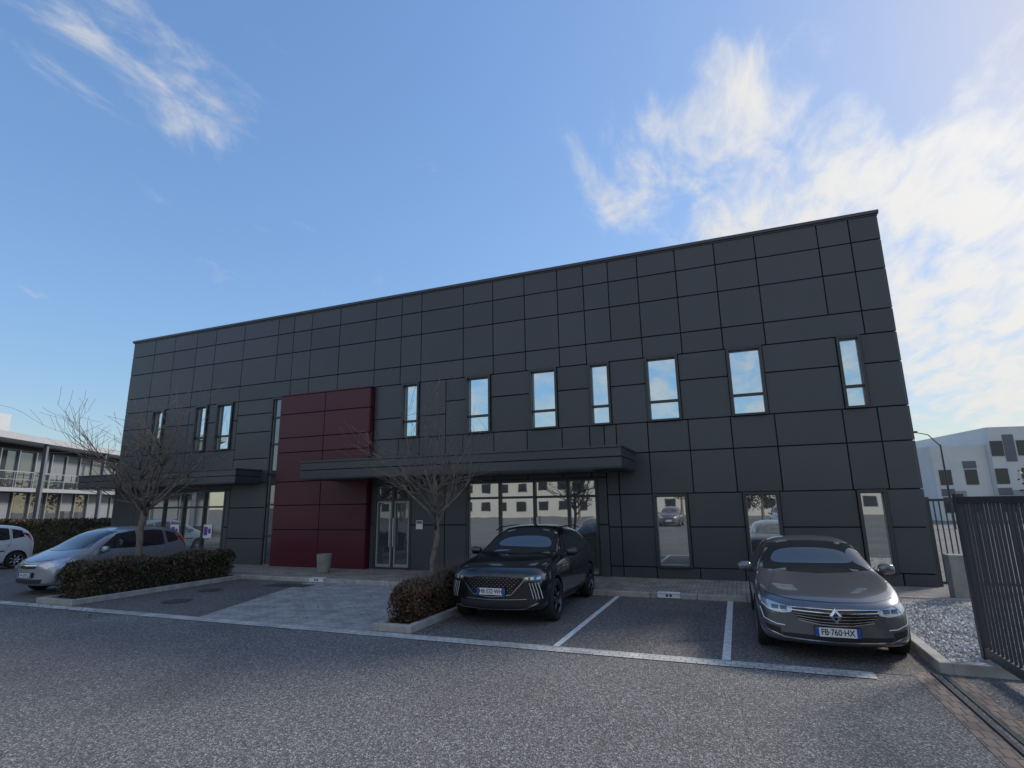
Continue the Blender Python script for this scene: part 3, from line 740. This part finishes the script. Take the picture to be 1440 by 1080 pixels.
# ------------------------------------------------------------ background right: white cube building
BR=empty('white_office_building',(24,52,0))
T=Matrix.Translation((17.0,46,0))@Matrix.Rotation(math.radians(12),4,'Z')
b=MB()
b.box(0,4.5,0,18,0,6.7,'white',T); b.box(4.52,26,-.6,18,0,8.2,'white',T)
rnd=random.Random(3)
for i in range(3):
    for j in range(12):
        x=.35+j*2.1; zf=.7+i*2.45
        yf=-.62 if x>4.3 else -.02
        if zf+1.9>(6.6 if x<4.3 else 8.1): continue
        b.box(x,x+1.0,yf-.03,yf-.005,zf,zf+1.35,'winfar',T)
        if rnd.random()<.65: b.box(x+1.08,x+1.95,yf-.02,yf-.004,zf-.5,zf+1.9,rnd.choice(['lgrey','mgrey','lgrey']),T)
        if rnd.random()<.4: b.box(x-.05,x+1.05,yf-.015,yf-.003,zf+1.45,zf+2.1,'mgrey',T)
b.make('building_body',BR)
L_=empty('street_lamp',(13.2,30,0))
b=MB(); b.tube([(13.2,30,0),(13.2,30,5.6)],[.08,.05],'gate',8); b.tube([(13.2,30,5.5),(12.6,30,6.3),(11.9,30,6.5)],[.04,.035,.03],'gate',6); b.box(11.3,12.0,29.85,30.15,6.46,6.58,'gate'); b.make('lamp_post',L_)
# left background glass building
BL=empty('glass_office_building',(-45,5,0))
T=Matrix.Translation((-40.5,0,0))@Matrix.Rotation(math.radians(120),4,'Z')
M['blind']=mat('interior_blind',(.20,.215,.23),.6)
b=MB()
b.box(-14,26,.3,16,0,6.1,'mgrey',T)
b.box(-14.6,26.6,-1.3,16.5,6.55,6.95,'fascia',T); b.box(-14.3,26.3,.9,15.2,6.1,6.55,'winfar',T)
b.box(-14,26,-.9,.3,3.35,3.6,'lgrey',T)
x=-14; rnd=random.Random(4)
while x<26:
    b.box(x,x+.08,.1,.3,0,6.1,'alu',T)
    for z0,z1 in ((.15,3.3),(3.7,6.0)):
        b.box(x+.1,x+1.55,.24,.28,z0,z1,'glassd',T)
        if rnd.random()<.55: b.box(x+.15,x+1.5,.20,.235,z0+(z1-z0)*rnd.uniform(.2,.7),z1,'blind',T)
    b.box(x+.02,x+.06,-.85,-.81,3.6,4.58,'alu',T); b.box(x+.85,x+.88,-.85,-.82,3.6,4.58,'gate',T); x+=1.65
b.box(-14,26,-.86,-.80,4.58,4.64,'alu',T); b.box(-14,26,-.87,-.855,4.1,4.13,'alu',T)
for x in (-13,-6,1,8,15,22): b.box(x,x+.22,-1.12,-.90,0,6.55,'mgrey',T)
b.make('building_body',BL)
WI=empty('white_industrial_building',(-75,20,0))
b=MB(); b.box(-90,-66,14,16,0,11.5,'white'); b.make('building_body',WI)
def treemass(name,cx,cy,rx,ry,h,n,seed,mats=('leafd','leafb','leafg'),size=.35):
    rnd=random.Random(seed); b=MB(); ids=[b.mid(m) for m in mats]
    cl=[(cx+rnd.uniform(-rx,rx),cy+rnd.uniform(-ry,ry),h*rnd.uniform(.45,.8),rnd.uniform(.2,.36)*h) for _ in range(max(5,int(rx*ry/h)))]
    for c in cl: b.tube([(c[0],c[1],0),(c[0],c[1],c[2])],[.2,.08],'bark',5)
    for i in range(n):
        c=rnd.choice(cl); d=Vector((rnd.gauss(0,1),rnd.gauss(0,1),rnd.gauss(0,1))).normalized()*(c[3]*rnd.random()**.4)
        p=Vector((c[0],c[1],c[2]))+d
        if p.z<.3: continue
        u=Vector((rnd.gauss(0,1),rnd.gauss(0,1),rnd.gauss(0,1))).normalized();w=u.orthogonal().normalized();s=size*rnd.uniform(.4,1)
        b.v+=[tuple(p+u*s),tuple(p+w*s*.6),tuple(p-u*s),tuple(p-w*s*.6)];j=len(b.v);b.f.append([j-4,j-3,j-2,j-1]);b.mi.append(rnd.choice(ids))
    b.make(name)
treemass('distant_trees',-60,60,30,8,8,9000,2)
treemass('tree_clump',17.6,25,.9,1.5,5.2,5000,5,('leafb','leafg','leafd'),size=.13)
treemass('distant_trees',40,90,30,8,9,7000,9)
hedge('boundary_hedge',-40,-27.5,2.0,3.4,0,1.7,16000,['leafd','leafg','leafb'],.09,21)
def leaves(name,areas,n):
    rnd=random.Random(12); b=MB()
    for i in range(n):
        x0,x1,y0,y1=rnd.choice(areas); x=rnd.uniform(x0,x1); y=rnd.uniform(y0,y1); a=rnd.uniform(0,6.28); s_=rnd.uniform(.012,.03)
        ca,sa=math.cos(a)*s_,math.sin(a)*s_
        b.quad([(x+ca,y+sa,.018),(x-sa*.5,y+ca*.5,.03),(x-ca,y-sa,.016),(x+sa*.5,y-ca*.5,.022)],'leafb')
    b.make(name)
leaves('fallen_leaves',[(-14.1,-13.8,-7.2,-2.6),(-5.25,-5.0,-7.2,-2.7),(-14.1,2,-2.75,-2.6),(-9.5,-6.1,-7,-2.7),(-15.5,-12,-8.2,-7.3)],420)
# ------------------------------------------------------------ street behind the camera (seen in the window reflections)
BO=empty('cream_office_building',(-5,-70,0))
b=MB(); b.box(-60,20,-85,-68,0,6.2,'cream'); b.box(24,60,-90,-72,0,7.5,'white'); b.box(-60.3,20.3,-85,-67.8,6.2,6.5,'lgrey')
x=-58
while x<18:
    for z in (1.0,3.9): b.box(x,x+1.5,-67.98,-67.94,z,z+1.4,'winfar')
    x+=3.2
b.make('building_body',BO)
treemass('street_trees',-20,-50,30,3,5.0,9000,31,('leafg','leafb','leafd'),.2)
mpv('parked_car',(-9,-32,0),math.radians(180),'pwhite','AB·118·CE')
mpv('parked_car',(-5.5,-32,0),math.radians(180),'pgrey','CD·552·LK')
mpv('parked_car',(3,-32,0),math.radians(180),'psilver','EW·871·PA')

# ------------------------------------------------------------ world
w=bpy.data.worlds.new('World'); S.world=w; w.use_nodes=True; nt=w.node_tree; N=nt.nodes; L=nt.links; N.clear()
out=N.new('ShaderNodeOutputWorld'); bg=N.new('ShaderNodeBackground'); bg.inputs['Strength'].default_value=.15; L.new(bg.outputs[0],out.inputs[0])
sky=N.new('ShaderNodeTexSky'); sky.sky_type='NISHITA'; sky.sun_disc=False
az=math.radians(42); el=math.radians(33)
sky.sun_elevation=el; sky.sun_rotation=az; sky.air_density=1.0; sky.dust_density=.6; sky.ozone_density=2.0
sd=Vector((math.sin(az)*math.cos(el),math.cos(az)*math.cos(el),math.sin(el)))
tc=N.new('ShaderNodeTexCoord')
def math_(op,a,b_=None,cl=False):
    n=N.new('ShaderNodeMath'); n.operation=op; n.use_clamp=cl
    for i,q in enumerate((a,b_)):
        if q is None: continue
        if isinstance(q,(int,float)): n.inputs[i].default_value=q
        else: L.new(q,n.inputs[i])
    return n.outputs[0]
def dot(c):
    n=N.new('ShaderNodeVectorMath'); n.operation='DOT_PRODUCT'; L.new(tc.outputs['Generated'],n.inputs[0]); n.inputs[1].default_value=Vector(c).normalized(); return n.outputs['Value']
def blob(c,s,a):
    d2=math_('SUBTRACT',2.0,math_('MULTIPLY',dot(c),2.0)); e=math_('POWER',2.71828,math_('MULTIPLY',d2,-1/(s*s))); return math_('MULTIPLY',e,a)
bl=[((-.73,.34,.59),.09,.32),((-.68,.44,.585),.09,.36),((-.64,.53,.55),.08,.34),
    ((-.16,.83,.53),.09,.44),((-.05,.82,.57),.09,.44),((.05,.80,.60),.09,.48),((.12,.81,.56),.08,.42),((.0,.90,.43),.12,.45),((.08,.92,.38),.10,.45),((.18,.90,.40),.12,.6),((.29,.85,.43),.11,.55),((.34,.88,.30),.17,.85),((.40,.90,.16),.16,.7),((.47,.70,.54),.07,.30),((.70,.60,.38),.30,.7),
    ((-.3,-.85,.35),.7,.55),((.6,-.7,.35),.6,.6),((-.9,-.3,.3),.4,.4),((0,-.5,.86),.5,.4)]  # unseen clouds behind the camera, added for whiter, more neutral light
cov=None
for c,s,a in bl:
    v=blob(c,s,a); cov=v if cov is None else math_('ADD',cov,v)
cov=math_('MINIMUM',cov,.85)
sep=N.new('ShaderNodeSeparateXYZ'); L.new(tc.outputs['Generated'],sep.inputs[0])
zc=math_('MAXIMUM',sep.outputs[2],0)
zz=math_('ADD',zc,.16)
cmb=N.new('ShaderNodeCombineXYZ'); L.new(math_('DIVIDE',sep.outputs[0],zz),cmb.inputs[0]); L.new(math_('DIVIDE',sep.outputs[1],zz),cmb.inputs[1])
mp=N.new('ShaderNodeMapping'); mp.inputs['Rotation'].default_value=(0,0,math.radians(35)); mp.inputs['Scale'].default_value=(3.0,1.5,1); L.new(cmb.outputs[0],mp.inputs[0])
nz=N.new('ShaderNodeTexNoise'); nz.inputs['Scale'].default_value=2.6; nz.inputs['Detail'].default_value=8; nz.inputs['Roughness'].default_value=.60; nz.inputs['Distortion'].default_value=.4; L.new(mp.outputs[0],nz.inputs['Vector'])
den=math_('SUBTRACT',math_('ADD',nz.outputs['Fac'],math_('MULTIPLY',cov,.5)),.66)
mr=N.new('ShaderNodeMapRange'); mr.interpolation_type='SMOOTHSTEP'; mr.inputs[1].default_value=-.02; mr.inputs[2].default_value=.38; mr.inputs[3].default_value=0; mr.inputs[4].default_value=.95; L.new(den,mr.inputs[0])
glow=math_('POWER',math_('MAXIMUM',dot(sd),0),6.0)
cb=math_('ADD',5.0,math_('MULTIPLY',glow,1.6))
cc=N.new('ShaderNodeVectorMath'); cc.operation='SCALE'; cc.inputs[0].default_value=(1.0,.985,.96); L.new(cb,cc.inputs['Scale'])
lum=N.new('ShaderNodeVectorMath'); lum.operation='DOT_PRODUCT'; L.new(sky.outputs[0],lum.inputs[0]); lum.inputs[1].default_value=(.2126,.7152,.0722)
gain=math_('DIVIDE',2.45,math_('ADD',1.0,math_('MULTIPLY',lum.outputs['Value'],.38)))
sg_=N.new('ShaderNodeVectorMath'); sg_.operation='SCALE'; L.new(sky.outputs[0],sg_.inputs[0]); L.new(gain,sg_.inputs['Scale'])
sat=N.new('ShaderNodeHueSaturation'); sat.inputs['Saturation'].default_value=1.10; L.new(sg_.outputs[0],sat.inputs['Color'])
mx=N.new('ShaderNodeMix'); mx.data_type='RGBA'; L.new(mr.outputs[0],mx.inputs[0]); L.new(sat.outputs[0],mx.inputs[6]); L.new(cc.outputs[0],mx.inputs[7])
L.new(mx.outputs[2],bg.inputs['Color'])
sl=bpy.data.lights.new('sun','SUN'); sl.energy=3.2; sl.angle=math.radians(10); sl.color=(1,.94,.85)
so=bpy.data.objects.new('sun',sl); COL.objects.link(so); so.rotation_euler=sd.to_track_quat('Z','Y').to_euler(); so.location=(20,20,30)

# ------------------------------------------------------------ camera
cd=bpy.data.cameras.new('camera'); cd.sensor_width=36; cd.lens=19.37; cd.clip_end=3000; cd.clip_start=.05
co=bpy.data.objects.new('camera',cd); COL.objects.link(co); S.camera=co
psi,t,r=math.radians(-21.62),math.radians(12.25),math.radians(-.90)
R0=Vector((math.cos(psi),-math.sin(psi),0)); Fv=Vector((math.sin(psi)*math.cos(t),math.cos(psi)*math.cos(t),math.sin(t))); U0=R0.cross(Fv)
Rr=R0*math.cos(r)+U0*math.sin(r); Ur=-R0*math.sin(r)+U0*math.cos(r)
mw=Matrix((Rr,Ur,-Fv)).transposed().to_4x4(); mw.translation=(0,-15.79,2.1); co.matrix_world=mw
